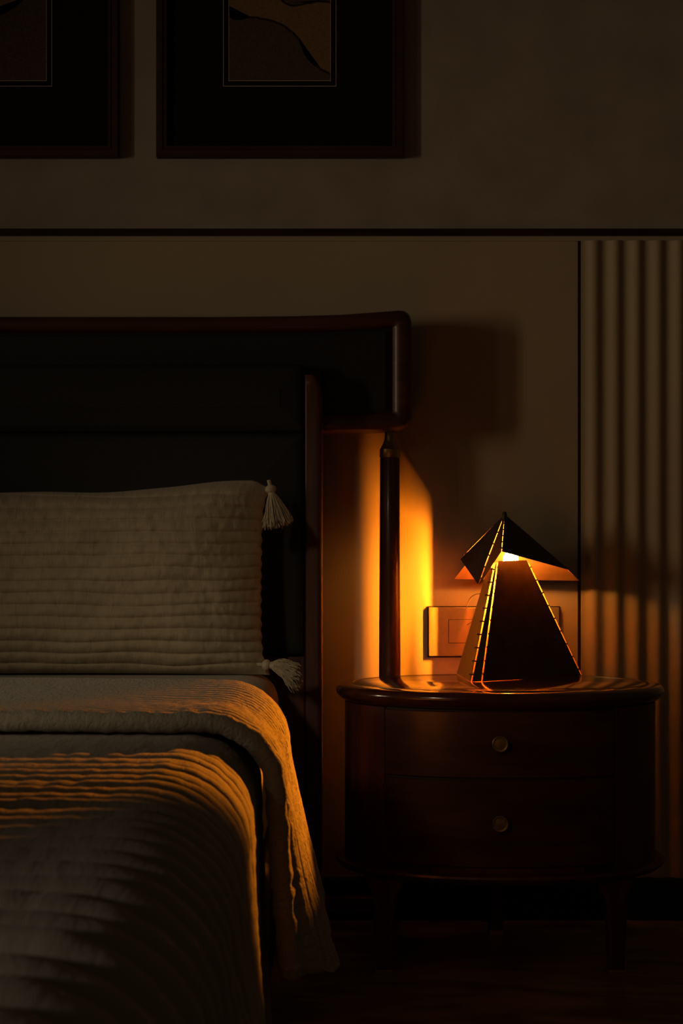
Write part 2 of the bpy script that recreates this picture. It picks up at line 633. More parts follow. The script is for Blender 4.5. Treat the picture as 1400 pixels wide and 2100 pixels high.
for (ya, off) in ((686, 0),):
    bm = stitches([wpt(-60, 684.5), wpt(450, 685), wpt(600, 684), wpt(700, 681.5), wpt(770, 677.5), wpt(801, 675)], yF + 0.0105)
    link('stitching', bm, STITCH, pad)
bm = stitches([wpt(662, 844), wpt(760, 842.5), wpt(801, 840.5)], yF + 0.0105)
link('stitching', bm, STITCH, pad)

# inner headboard panel in front of the wing
yI = -0.182
dI = CD + yI
xs0, xs1 = at(625, 0, dI).x, at(661, 0, dI).x       # stile
z_top = at(0, 745, dI).z
z_pan_b = at(0, 1345, dI).z
bm = bmesh.new()
# stile profile (plan) rounded, swept up with a rounded top
planS = rounded([(xs0, yI + 0.062), (xs0, yI + 0.002), (xs1, yI - 0.002), (xs1, yI + 0.062)], [0, 0.004, 0.013, 0.004], 8)
rings = []
zt = at(0, 768, dI).z
for z, ins in [(0.0, 0.004), (0.3, 0.0), (zt - 0.05, 0.0), (zt - 0.03, 0.0015), (zt - 0.015, 0.005), (zt - 0.006, 0.010), (zt, 0.017)]:
    ring = []
    for p in planS:
        x = xs0 + (p.x - xs0) * (1 - ins / (xs1 - xs0))
        ring.append(Vector((x, p.y + ins * 0.25, z)))
    rings.append(ring)
loft(bm, rings)
st = link('headboard_stile', bm, WOOD_V, bed, smooth=True, angle=45)
o2 = st.copy()
o2.data = st.data.copy()
COL.objects.link(o2)
for v in o2.data.vertices:
    v.co.x = -v.co.x
o2.data.flip_normals()
# upholstered panel: gentle cushion with a rounded top corner
bm = bmesh.new()


def cushion(bm, x0, x1, z0, z1, y_front, y_back, rc, bulge=0.006):
    base = rounded([(x0, z0), (x1, z0), (x1, z1), (x0, z1)], [0.004, 0.004, rc, rc], 10)
    cx_, cz_ = (x0 + x1) / 2, (z0 + z1) / 2
    rings = []
    for ins, y in ((0.0, y_back), (0.0, y_front + 0.012), (0.002, y_front + 0.006), (0.007, y_front + 0.002), (0.02, y_front), (0.08, y_front - bulge * 0.6), (0.2, y_front - bulge)):
        ring = []
        for p in base:
            ins = min(ins, (z1 - z0) * 0.36)
            sx = 1 - ins / ((x1 - x0) / 2)
            sz = 1 - ins / ((z1 - z0) / 2)
            ring.append(Vector((cx_ + (p.x - cx_) * sx, y, cz_ + (p.y - cz_) * sz)))
        rings.append(ring)
    loft(bm, rings)


xm = 2 * XC - xs0
z_seam = at(0, 886, dI).z
cushion(bm, xm, xs0 - 0.0005, z_pan_b, z_seam - 0.0005, yI + 0.006, yI + 0.062, 0.004, 0.004)
hp = link('headboard_panel', bm, LEATHER, bed, smooth=True, angle=60)
hp['label'] = 'charcoal leather back panel inside the wooden stiles'
bm = bmesh.new()
cushion(bm, xm, xs0 - 0.0005, z_seam + 0.0005, z_top, yI + 0.006, yI + 0.062, 0.016, 0.004)
hp2 = link('headboard_panel', bm, LEATHER, bed, smooth=True, angle=60)
bm = stitches([(at(-60, 0, dI).x, z_seam + 0.004), (at(503, 0, dI).x, z_seam + 0.004)], yI + 0.0035)
link('stitching', bm, STITCH, hp2)
bm = bmesh.new()
box(bm, xm, xs0, yI + 0.006, yI + 0.055, 0.12, z_pan_b - 0.002, 0.003)
link('lower_panel', bm, WOOD_V, bed)
bm = bmesh.new()
box(bm, XC - 0.5, XC + 0.5, yI + 0.05, yB, 1.03, 1.15)
link('wing_bracket', bm, WOOD_V, bed)
bm = bmesh.new()
box(bm, -0.50, xs1 - 0.004, yI + 0.055, yF + 0.02, 0.98, 1.16)
link('wing_bracket', bm, WOOD_V, bed)


# posts under the wing ends
def post(cx, cy):
    bm = bmesh.new()
    zt_ = at(0, 939, CD + cy).z
    pr = [(0.0, 0.0), (0.020, 0.0), (0.0205, 0.05), (0.0235, 0.25), (0.0228, 0.55), (0.0218, 0.75), (0.0205, zt_ - 0.002), (0.0195, zt_), (0.0, zt_)]
    lathe(bm, pr, cx, cy)
    p_ = link('headboard_post', bm, WOOD_POST, bed, smooth=True, angle=50)
    bm = bmesh.new()
    zr = at(0, 919, CD + cy).z
    zn = at(0, 868, CD + cy).z
    pr = [(0.0, zt_), (0.0205, zt_), (0.0215, zt_ + 0.0015), (0.0215, zr - 0.003), (0.0198, zr - 0.001), (0.018, zr + 0.003), (0.0140, zr + 0.010), (0.0115, zr + 0.018), (0.0105, zr + 0.028), (0.0100, zn), (0.0, zn)]
    lathe(bm, pr, cx, cy)
    f_ = link('brass_ferrule', bm, BRASS, p_, smooth=True, angle=40)
    f_['label'] = 'brass neck between post and headboard wing'


cyP = -0.078
cxP = at(799, 0, CD + cyP).x
post(cxP, cyP)
post(2 * XC - cxP, cyP)
for sgn in (1, -1):
    bm = bmesh.new()
    xa, xb = xs1 - 0.005, cxP
    if sgn < 0:
        xa, xb = 2 * XC - xb, 2 * XC - xa
    box(bm, xa, xb, cyP - 0.014, cyP + 0.014, 0.035, 0.066, 0.003)
    link('stretcher', bm, WOOD_H, bed)
# base and legs
Y_HEAD, Y_FOOT = yI - 0.012, -2.36
MX0, MX1 = -1.70, -0.126
bm = bmesh.new()
box(bm, MX0, MX1 + 0.012, Y_FOOT + 0.02, Y_HEAD + 0.015, 0.10, 0.30, 0.012, 3)
base = link('bed_base', bm, LEATHER, bed, smooth=True)
for (lx, ly) in ((MX1 - 0.10, Y_FOOT + 0.15), (MX0 + 0.10, Y_FOOT + 0.15), (MX1 - 0.10, Y_HEAD - 0.2), (MX0 + 0.10, Y_HEAD - 0.2)):
    bm = bmesh.new()
    lathe(bm, [(0, 0), (0.017, 0), (0.024, 0.10), (0, 0.10)], lx, ly, 24)
    link('leg', bm, WOOD_V, bed, smooth=True, angle=40)
tag(bed, 'dark wooden bed with winged charcoal leather headboard on posts, left of the nightstand', 'bed')

# ------------------------------------------------------------------ mattress under its smooth sheet
MZ = 0.550
bm = bmesh.new()
rows, uvs = [], []


def mattress_ring(y, shrink=0.0):
    pts = rounded([(MX0 + shrink, 0.306 + shrink), (MX1 - shrink, 0.306 + shrink), (MX1 - shrink, MZ - shrink), (MX0 + shrink, MZ - shrink)], [0.03, 0.03, 0.07, 0.07], 8)
    return pts


ys = [Y_HEAD, Y_HEAD - 0.006, Y_HEAD - 0.02, Y_HEAD - 0.05] + [Y_HEAD - 0.05 - k * (Y_HEAD - 0.05 - Y_FOOT - 0.05) / 60 for k in range(1, 61)] + [Y_FOOT + 0.02, Y_FOOT + 0.006, Y_FOOT]
for y in ys:
    e = min(abs(y - Y_HEAD), abs(y - Y_FOOT))
    s = 0.03 * max(0.0, 1 - e / 0.05) ** 2
    pts = mattress_ring(y, s)
    pts.append(pts[0])
    acc = 0
    row, uvr = [], []
    for i, p in enumerate(pts):
        if i:
            acc += (pts[i] - pts[i - 1]).length
        wv = 0.0035 * noise.noise(Vector((p.x * 6, y * 7, p.y * 5)))
        row.append(Vector((p.x + (wv if p.x > -0.5 else 0), y, p.y + wv)))
        uvr.append((acc, y))
    rows.append(row)
    uvs.append(uvr)
vr = uv_grid(bm, rows, uvs)
for rr in (vr[0], vr[-1]):
    bm.faces.new(rr[:-1])
bmesh.ops.remove_doubles(bm, verts=bm.verts, dist=1e-6)
mt = link('mattress', bm, SHEET, None, smooth=True, angle=80)
tag(mt, 'thick mattress in a smooth beige fitted sheet, bare only between pillow and coverlet', 'mattress')

# ------------------------------------------------------------------ draped covers


def drape_path(top_z, x_edge, rad, hem_z, x_left, n_top, n_round, n_side):
    """cross-section over the right-hand edge of the bed: list of (x, z, nx, nz, drop 0..1, arclength)"""
    out = []
    s = 0
    xr = x_edge - rad
    for i in range(n_top):
        t = i / n_top
        x = x_left + (xr - x_left) * (1 - (1 - t) ** 1.6)
        out.append([x, top_z, 0, 1, 0])
    for i in range(n_round):
        a = (i / n_round) * PI / 2
        out.append([xr + rad * math.sin(a), top_z - rad + rad * math.cos(a), math.sin(a), math.cos(a), 0])
    for i in range(n_side + 1):
        t = i / n_side
        z = (top_z - rad) + (hem_z - (top_z - rad)) * t
        out.append([x_edge, z, 1, 0, t])
    res = []
    px_, pz_ = out[0][0], out[0][1]
    for q in out:
        s += math.hypot(q[0] - px_, q[1] - pz_)
        px_, pz_ = q[0], q[1]
        res.append((*q, s))
    return res


def rib(d, p, sharp=0.55):
    """puffed channel profile 0..1"""
    return abs(math.sin(PI * d / p)) ** sharp


# quilt over most of the bed
Q_FAR, Q_NEAR = -1.18, -2.40
path = drape_path(0.568, -0.112, 0.080, 0.17, MX0 + 0.02, 170, 30, 60)


def rib_phase(y):
    """ribs grow wider towards the foot of the bed"""
    q = -1.18 - y
    return q / 0.0345 - 0.5 * q * q * 7.0


NV = 420
rows, uvs, rows_b = [], [], []
for i in range(NV + 1):
    y = Q_FAR + (Q_NEAR - Q_FAR) * i / NV
    near = smoothstep(-1.3, -2.1, y)
    row, uvr, rb_ = [], [], []
    for (x, z, nx, nz, t, s) in path:
        wob = 0.006 * noise.noise(Vector((s * 5.0, y * 2.0, 0.3)))
        h = (0.0028 + 0.0125 * near) * rib(rib_phase(y + wob), 1.0, 0.38 + 0.15 * near) * (0.85 + 0.3 * noise.noise(Vector((s * 9, y * 22, 4))))
        h += 0.003 * noise.noise(Vector((s * 3, y * 3, 1)))
        h += 0.0016 * noise.noise(Vector((s * 70, y * 22, 2)))
        fl = t * (0.012 + 0.085 * near) * (0.5 + 0.5 * t)
        fold = 0.022 * t * near * (1 + math.sin(y * 9.0 + 0.6)) * 0.7
        xx = x + nx * h + fl + (fold if t > 0 else 0)
        zz = z + nz * h
        bulge = 0.012 * near * nx
        row.append(Vector((xx + bulge, y, zz)))
        uvr.append((s, y))
    rows.append(row)
    uvs.append(uvr)
bm = bmesh.new()
uv_grid(bm, rows, uvs)
quilt = link('quilt', bm, QUILT, None, smooth=True, angle=180)
md = quilt.modifiers.new('thickness', 'SOLIDIFY')
md.thickness = 0.007
md.offset = -1
tag(quilt, 'ribbed grey-beige quilt covering the foot half of the bed in the foreground', 'quilt')

# folded coverlet laid across the bed below the pillow
C_FAR, C_NEAR = -0.810, -1.315
path = drape_path(0.587, -0.088, 0.085, 0.272, MX0 - 0.02, 230, 40, 110)


def hem_shift(v):
    # outward shift at the hem: far .05, bulge .09 at two thirds, tucked in at the near edge
    pts = [(0.0, 0.050), (0.25, 0.052), (0.5, 0.066), (0.68, 0.076), (0.82, 0.064), (0.92, 0.050), (1.0, 0.022)]
    for (a, va), (b_, vb) in zip(pts[:-1], pts[1:]):
        if v <= b_:
            k = (v - a) / (b_ - a)
            k = k * k * (3 - 2 * k)
            return va + (vb - va) * k
    return pts[-1][1]


loop = []
NT = 230
for i in range(NT + 1):
    v = i / NT
    yv = C_FAR + (C_NEAR - C_FAR) * v
    th = 0.006 + 0.009 * smoothstep(0.55, 1.0, v)
    loop.append((v, th + 0.0044 * rib(yv, 0.0245, 0.4), 1.0, v * (C_FAR - C_NEAR)))
arc = (C_FAR - C_NEAR)
R_ = 0.0125
for k in range(1, 13):
    a = PI * k / 12
    loop.append((1 + (R_ * 1.15 * math.sin(a)) / arc, 0.0062 + R_ * math.cos(a) - 0.0, 0.8, arc + R_ * a))
for k in range(1, 15):
    v = 1 - k / 14
    loop.append((v, -0.003 if v > 0.02 else 0.0, 0.0, arc + R_ * PI + k * 0.04))
rows, uvs = [], []
for (x, z, nx, nz, t, s) in path:
    row, uvr = [], []
    for (v, h, wgt, vv) in loop + [loop[0]]:
        vc = max(0, min(1, v))
        y = C_FAR + (C_NEAR - C_FAR) * v
        tt = t ** 1.15
        hh = h
        hh += wgt * (0.0035 * noise.noise(Vector((s * 5, y * 6, 7))) + (0.0010 + 0.0016 * (v > 0.93)) * noise.noise(Vector((s * 75, y * 18, 3))))
        sh = hem_shift(vc) * tt
        wob = 0.010 * noise.noise(Vector((s * 3.0, 0.2, 0.5))) * (1 if v > 0.5 else 0.6)
        # near edge drifts towards the camera as it hangs
        yy = y + wob - 0.05 * tt * vc - 0.05 * smoothstep(0.62, 1.02, (x + 0.9) / 0.8) * (1 - vc) ** 1.5
        rise = 0.0
        if t > 0.93:  # rounded, softly curled hem corner
            q = (t - 0.93) / 0.07
            rise = 0.03 * q * q * (max(0, vc - 0.7) / 0.3) ** 2
        row.append(Vector((x + nx * hh + sh, yy, z + nz * hh + rise + 0.012 * t * math.sin(vc * 7.0))))
        uvr.append((s, vv))
    rows.append(row)
    uvs.append(uvr)
bm = bmesh.new()
vr = uv_grid(bm, rows, uvs)
for rr in (vr[0], vr[-1]):
    bm.faces.new(rr[:-1])
bmesh.ops.remove_doubles(bm, verts=bm.verts, dist=1e-6)
cov = link('coverlet', bm, THROW, None, smooth=True, angle=180)
tag(cov, 'folded ribbed coverlet across the bed before the pillow, one end hanging down', 'blanket')

# ------------------------------------------------------------------ pillow with tassels
PX1 = -0.145                 # right edge
PW, PH = 0.74, 0.370
pcx, pcz = PX1 - PW / 2, 0.5515 + PH / 2
pcy = -0.305
bm = bmesh.new()


def pillow_point(u, v, side):
    # u, v in -1..1
    au, av = abs(u), abs(v)
    th = max(0.0, (1 - au ** 5)) ** 0.75 * max(0.0, (1 - av ** 3)) ** 0.65
    x = pcx + u * PW / 2 * (1 - 0.030 * (1 - av ** 4) * au) + 0.006 * smoothstep(0.8, 1, av) * au ** 4 * (1 if u > 0 else -1)
    z = v * PH / 2 * (1 - 0.018 * (1 - au ** 2))
    # slumped outline: the upper edge rises into the right-hand corner
    if v > 0:
        z += v * (0.009 * smoothstep(0.15, 0.85, u) - 0.014 * smoothstep(0.9, 1.0, u) - 0.012 * smoothstep(0.9, 0.0, u) + 0.004 * noise.noise(Vector((u * 3, 0, 8))))
    ribs = 0.0072 * (rib(z + 0.009 * noise.noise(Vector((u * 2.2, v * 2.5, 5))), 0.0232, 0.6) - 0.5)
    wr = 0.008 * noise.noise(Vector((u * 4, v * 3, 2.2))) + 0.0014 * noise.noise(Vector((u * 16, v * 9, 4.2))) + 0.0022 * noise.noise(Vector((u * 45, v * 12, 2.2)))
    y = side * (0.080 * th + (ribs + wr) * min(1, th * 3))
    # edge seam puckers
    x += 0.0012 * math.sin(z * 2 * PI / 0.0232) * au ** 6 * (1 if u > 0 else -1)
    zz = pcz + z
    lean = 0.10 * (z + PH / 2)
    return Vector((x, pcy + y + lean, zz - 0.004 * 0))


NU, NVV = 150, 260


def warp(k, n):
    t = -1 + 2 * k / n
    return math.copysign(1 - (1 - abs(t)) ** 1.35, t)


for side in (-1, 1):
    rows, uvs = [], []
    for j in range(NVV + 1):
        v = warp(j, NVV)
        row, uvr = [], []
        for i in range(NU + 1):
            u = warp(i, NU)
            row.append(pillow_point(u, v, side))
            uvr.append((u * PW / 2, v * PH / 2))
        rows.append(row)
        uvs.append(uvr)
    uv_grid(bm, rows, uvs, flip=(side > 0))
bmesh.ops.remove_doubles(bm, verts=bm.verts, dist=2e-5)
pil = link('pillow', bm, PILLOWC, None, smooth=True, angle=180)
tag(pil, 'ribbed beige pillow with corner tassels standing against the headboard', 'pillow')


def tassel(knot, direction, length, spread, sag, count, seed, curl=0.3):
    rnd = random.Random(seed)
    knot = Vector(knot)
    dv = Vector(direction).normalized()
    side = dv.cross(Vector((0, 1, 0))).normalized()
    up = dv.cross(side)
    bm = bmesh.new()
    # turk's-head knot with a bound neck
    rings = []
    for k in range(15):
        a = PI * k / 14
        rr = 0.0098 * math.sin(a) + 0.0008
        c = knot - dv * 0.0085 * math.cos(a)
        rings.append([c + side * rr * math.cos(2 * PI * q / 20) * (1 + 0.10 * math.sin(5 * q)) + up * rr * math.sin(2 * PI * q / 20) for q in range(20)])
    loft(bm, rings)
    neck = [knot + dv * t for t in (0.006, 0.009, 0.013, 0.016)]
    tube(bm, neck, 0.0065, 14, 0.0085)
    tube(bm, [knot - dv * 0.018, knot - dv * 0.006], 0.004, 8)
    t_ = link('tassel', bm, YARN, pil, smooth=True, angle=70)
    bm = bmesh.new()
    s0 = knot + dv * 0.010
    for i in range(count):
        a = rnd.random() * 2 * PI
        q = math.sqrt(rnd.random())
        off = (side * math.cos(a) + up * math.sin(a))
        L = length * rnd.uniform(0.88, 1.08)
        pts = []
        wav = Vector((rnd.uniform(-1, 1), rnd.uniform(-1, 1), rnd.uniform(-1, 1))) * 0.0035 * curl * 3
        ph = rnd.random() * 6
        for k in range(8):
            t = k / 7
            p = s0 + off * (0.006 * q + (spread * q) * (t ** 0.8)) + dv * L * t * (1 - 0.06 * q)
            p += Vector((0, 0, -sag * t * t))
            p += wav * math.sin(t * 5 + ph) * t
            pts.append(p)
        tube(bm, pts, 0.00085, 4, 0.0007)
    fr = link('fringe', bm, YARN, t_, smooth=True)
    return t_


dT = 2.76
tassel(at(555, 1003, dT), (0.22, -0.05, -1.0), 0.064, 0.024, 0.0, 330, 3)
tassel(at(546, 1364, 2.71), (1.0, -0.10, -0.06), 0.050, 0.019, 0.020, 260, 5, 0.8)

# ------------------------------------------------------------------ nightstand
NX, NY = at(1023, 0, 2.80).x, 2.80 - CD
A_, B_ = 0.3215, 0.195
ns = empty('nightstand', (NX, NY, 0))


def oval(a, b_, z, n=128, e=2.15, cx=NX, cy=NY):
    pts = []
    for k in range(n):
        t = 2 * PI * k / n
        c, s = math.cos(t), math.sin(t)
        pts.append(Vector((cx + a * math.copysign(abs(c) ** (2 / e), c), cy + b_ * math.copysign(abs(s) ** (2 / e), s), z)))
    return pts


TZ = 0.533
bm = bmesh.new()
prof = [(-0.030, TZ - 0.036), (-0.017, TZ - 0.033), (-0.007, TZ - 0.026), (-0.001, TZ - 0.018), (0.0, TZ - 0.0135), (-0.0015, TZ - 0.008), (-0.006, TZ - 0.0035), (-0.014, TZ - 0.001), (-0.030, TZ), (-0.0335, TZ - 0.0008), (-0.0345, TZ - 0.0008), (-0.036, TZ)]
loft(bm, [oval(A_ + o_, B_ + o_, z) for o_, z in prof])
top = link('top', bm, WOOD_TOP, ns, smooth=True, angle=30)
bm = bmesh.new()
prof_ring = [oval(A_ - 0.0336, B_ - 0.0336, TZ - 0.0006), oval(A_ - 0.0336, B_ - 0.0336, TZ + 0.0003), oval(A_ - 0.0356, B_ - 0.0356, TZ + 0.0003), oval(A_ - 0.0356, B_ - 0.0356, TZ - 0.0006)]
loft(bm, prof_ring, cap=False)
link('inlay_line', bm, BRASS, top, smooth=True, angle=30)
# cabinet drum
CA, CB = 0.3035, 0.176
ZB0, ZB1 = 0.196, TZ - 0.034
bm = bmesh.new()
loft(bm, [oval(CA - 0.005, CB - 0.005, z, 160, 2.25) for z in (ZB0, ZB1)])
link('cabinet_core', bm, GROOVE, ns, smooth=True, angle=30)


def drum_segment(name, x0, x1, z0, z1, mat, out=0.0, th=0.012, parent=ns, bev=0.0015, n=36, facet=False):
    """curved board that follows the front of the drum between two x positions"""
    def yy(x, grow):
        a, b_ = CA + grow, CB + grow
        q = max(0.0, 1 - abs((x - NX) / a) ** 2.25)
        return NY - b_ * q ** (1 / 2.25)
    xs = [x0 + (x1 - x0) * k / n for k in range(n + 1)]
    bm = bmesh.new()
    rings = []
    for z, ins in ((z0, bev), (z0 + bev, 0), (z1 - bev, 0), (z1, bev)):
        ring = [Vector((max(x0 + ins, min(x1 - ins, x)), yy(x, out - ins), z)) for x in xs]
        ring += [Vector((max(x0 + ins, min(x1 - ins, x)), yy(x, out - th), z)) for x in reversed(xs)]
        rings.append(ring)
    loft(bm, rings)
    return link(name, bm, mat, parent, smooth=True, angle=28)


def angle_segment(name, t0, t1, z0, z1, mat, n=14):
    bm = bmesh.new()
    rings = []
    for z in (z0, z1):
        o_, i_ = [], []
        for k in range(n + 1):
            t = t0 + (t1 - t0) * k / n
            c, s = math.cos(t), math.sin(t)
            ex = 2 / 2.25
            fx, fy = math.copysign(abs(c) ** ex, c), math.copysign(abs(s) ** ex, s)
            o_.append(Vector((NX + CA * fx, NY + CB * fy, z)))
            i_.append(Vector((NX + (CA - 0.012) * fx, NY + (CB - 0.012) * fy, z)))
        rings.append(o_ + i_[::-1])
    loft(bm, rings)
    return link(name, bm, mat, ns, smooth=True, angle=28)


xd0, xd1 = at(789, 0, 2.66).x, at(1259, 0, 2.66).x


def t_of_x(x):
    c = (x - NX) / CA
    return math.acos(math.copysign(abs(c) ** (2.25 / 2), c))


tl, tr = t_of_x(xd0 - 0.0008), t_of_x(xd1 + 0.0008)
xl2 = at(738, 0, 2.72).x
tl2 = t_of_x(xl2)
angle_segment('side_panel', -tr, 0.0, ZB0, ZB1, WOOD_CAB, 20)
angle_segment('side_panel', -tl2 - 0.002, -tl, ZB0, ZB1, WOOD_CAB, 8)
angle_segment('side_panel', -PI, -tl2 + 0.003, ZB0, ZB1, WOOD_CAB, 16)
angle_segment('back_panel', 0.0, PI, ZB0, ZB1, WOOD_CAB, 40)
zmid = at(0, 1599.5, 2.622).z
for (z0, z1, ky) in ((zmid + 0.0022, ZB1 - 0.003, 1523), (ZB0 + 0.012, zmid - 0.0022, 1686)):
    dr = drum_segment('drawer', xd0 + 0.001, xd1 - 0.001, z0, z1, WOOD_DRAWER, 0.0, 0.014)
    kp = at(1023, ky, CD + NY - CB)
    kn = kp.copy()
    bm = bmesh.new()
    lathe_dir(bm, [(0, -0.004), (0.006, -0.004), (0.006, 0.010), (0.0085, 0.013), (0.0135, 0.0145), (0.0148, 0.0165), (0.0148, 0.0195), (0.0138, 0.0205), (0.0112, 0.0200), (0.0108, 0.0188), (0.0098, 0.0188), (0.0094, 0.0200), (0.0, 0.0206)], kn)
    # small engraved ring and bar on the face
    for zz in (-0.0028, 0.0, 0.0028):
        box(bm, kn.x - 0.0028, kn.x + 0.0028, kn.y - 0.0213, kn.y - 0.0195, kn.z + zz - 0.0005, kn.z + zz + 0.0005)
    kb = link('knob', bm, BRASS, dr, smooth=True, angle=30)
    kb['label'] = 'round brass knob'
bm = bmesh.new()
xs_ = 0
loft(bm, [oval(CA - 0.012 + q, CB - 0.004 + q, z, 128, 2.25) for q, z in ((0, ZB0), (0.0, ZB0 + 0.0095))])
link('bottom_rail', bm, WOOD_CAB, ns, smooth=True, angle=30)
# lower shelf disc
SZ = 0.196
bm = bmesh.new()
prof = [(-0.040, SZ - 0.024), (-0.024, SZ - 0.0225), (-0.010, SZ - 0.017), (-0.002, SZ - 0.010), (0.0, SZ - 0.006), (-0.0015, SZ - 0.002), (-0.007, SZ + 0.0005), (-0.016, SZ), (-0.030, SZ - 0.0005)]
loft(bm, [oval(A_ + o_, B_ + o_, z) for o_, z in prof])
link('lower_shelf', bm, WOOD_CAB, ns, smooth=True, angle=35)


def stand_leg(cx, cy, sx, flare):
    """tapering leg that spreads into the apron at the top; sx = +1/-1 outer side, 0 for the rear leg"""
    bm = bmesh.new()
    rings = []
    ztop = SZ - 0.018
    zs = [0.004, 0.03, 0.055, 0.09, 0.12, 0.145, 0.158, 0.166, 0.172, ztop]
    for z in zs:
        t = z / ztop
        half = 0.0152 + 0.0035 * t
        out = 0.002 * t + (flare * 0.012 * smoothstep(0.8, 1.0, t))
        inn = 0.002 * t + (flare * 0.022 * smoothstep(0.68, 1.0, t) ** 1.6)
        xo = cx + sx * (half + out) if sx else cx + half
        xi = cx - sx * (half + inn) if sx else cx - half
        a, b_ = min(xo, xi), max(xo, xi)
        hy = half * 0.9
        if not sx:
            a, b_ = cx - half * 0.85, cx + half * 0.85
        rings.append([Vector((p.x, p.y, z)) for p in rounded([(a, cy - hy), (b_, cy - hy), (b_, cy + hy), (a, cy + hy)], [0.004] * 4, 4)])
    loft(bm, rings)
    lg = link('leg', bm, WOOD_CAB, ns, smooth=True, angle=40)
    bm = bmesh.new()
    hw = 0.0150 if sx else 0.0130
    hc = 0.0142
    capz = 0.052 if sx else 0.012
    box(bm, cx - hw - 0.0012, cx + hw + 0.0012, cy - hc - 0.0012, cy + hc + 0.0012, 0.0, 0.0065, 0.0008)
    if sx:
        xo = cx + sx * hw
        box(bm, min(xo, xo + sx * 0.0022), max(xo, xo + sx * 0.0022), cy - hc * 0.9, cy + hc * 0.9, 0.004, capz, 0.0006)
    else:
        box(bm, cx - hw - 0.0005, cx + hw + 0.0005, cy - hc - 0.0005, cy + hc + 0.0005, 0.004, capz, 0.0006)
    s_ = link('sabot', bm, BRASS, lg)
    s_['label'] = 'brass foot cap'


dLf = F * CH / 892
stand_leg(at(786, 0, dLf).x, dLf - CD, -1, 1.0)
stand_leg(at(1262, 0, dLf).x, dLf - CD, 1, 1.0)
stand_leg(at(1016, 0, 2.93).x, 2.93 - CD, 0, 0.0)
tag(ns, 'oval dark wooden nightstand with two bowed drawers beside the bed', 'nightstand')

# ------------------------------------------------------------------ folded metal table lamp
lamp = empty('table_lamp', (0.334, -0.14, TZ))
ZL = TZ + 0.0012
APEX = at(1034, 1046, 2.925)
TH = 0.0012


def plate(bm, poly, inward, th=TH):
    """thin folded sheet: outer face blackened, inner face copper"""
    poly = [Vector(p) for p in poly]
    nrm = (poly[1] - poly[0]).cross(poly[2] - poly[0]).normalized()
    if nrm.dot(inward) < 0:
        nrm = -nrm
    a = [bm.verts.new(p) for p in poly]
    b_ = [bm.verts.new(p + nrm * th) for p in poly]
    bm.faces.new(a).material_index = 0
    bm.faces.new(b_[::-1]).material_index = 1
    n = len(a)
    for i in range(n):
        bm.faces.new((a[i], a[(i + 1) % n], b_[(i + 1) % n], b_[i])).material_index = 0


def gore(apex, g0, g1, f0, f1, gap0, gap1, bm, center, bot0=1.0, bot1=1.0):
    """panel between two rays apex->g0, apex->g1; f0/f1 where it starts along the rays; gaps = slit half width at each side"""
    d0, d1 = g0 - apex, g1 - apex
    nrm = d0.cross(d1).normalized()
    i0 = nrm.cross(d0).normalized()
    i1 = nrm.cross(d1).normalized()
    if i0.dot(d1) < 0:
        i0 = -i0
    if i1.dot(d0) < 0:
        i1 = -i1

    def pt(d, f, i, g):
        return apex + d * f + i * g
    if f0 <= 0.02:
        # start where both slit edges leave room for the sheet
        poly = [pt(d0, 0.03, i0, 0.0), pt(d0, bot0, i0, gap0), pt(d1, bot1, i1, gap1), pt(d1, 0.03, i1, 0.0)]
        poly[0] = apex + d0 * 0.05 + i0 * min(gap0, 0.001)
        poly[3] = apex + d1 * 0.05 + i1 * min(gap1, 0.001)
    else:
        poly = [pt(d0, f0, i0, gap0), pt(d0, bot0, i0, gap0), pt(d1, bot1, i1, gap1), pt(d1, f1, i1, gap1)]
    inward = center - (poly[0] + poly[1] + poly[2]) / 3
    plate(bm, poly, inward)


def bridges(bm, apex, g, t0, t1, n, width, center, toward=None):
    """little tabs that cross a slit along the ray apex->g"""
    d = g - apex
    ax = d.normalized()
    inw = (center - (apex + d * 0.7))
    inw -= ax * inw.dot(ax)
    inw.normalize()
    sd = ax.cross(inw)
    if toward is not None:      # lie in the sheet that reaches over to the other corner
        sd = (toward - g)
        sd -= ax * sd.dot(ax)
        sd.normalize()
        inw = ax.cross(sd)
        width *= 0.5
    for k in range(n):
        t = t0 + (t1 - t0) * (k + 0.5) / n
        c = apex + ax * (t * d.length) + inw * 0.0002 + (sd * width if toward is not None else Vector((0, 0, 0)))
        vs_ = []
        for a in (-1, 1):
            for b_ in (-1, 1):
                for e in (-1, 1):
                    vs_.append(bm.verts.new(c + ax * 0.0013 * a + sd * width * b_ + inw * 0.0008 * e))
        bmesh.ops.convex_hull(bm, input=vs_)


def to_z(p, z):
    return Vector((p[0], p[1], z))


F1 = at(964, 1401, 2.806)
F2 = at(987.5, 1401, 2.806)
F1.z = F2.z = ZL
Rr = to_z(at(1194, 0, 2.935), ZL)
E_ = to_z((0.2405, -0.0905), ZL)
K_ = to_z((0.264, -0.0655), ZL)
ctr = to_z((0.33, -0.13), 0.62)
fr = 0.305


def frac(z):
    return (APEX.z - z) / (APEX.z - ZL)


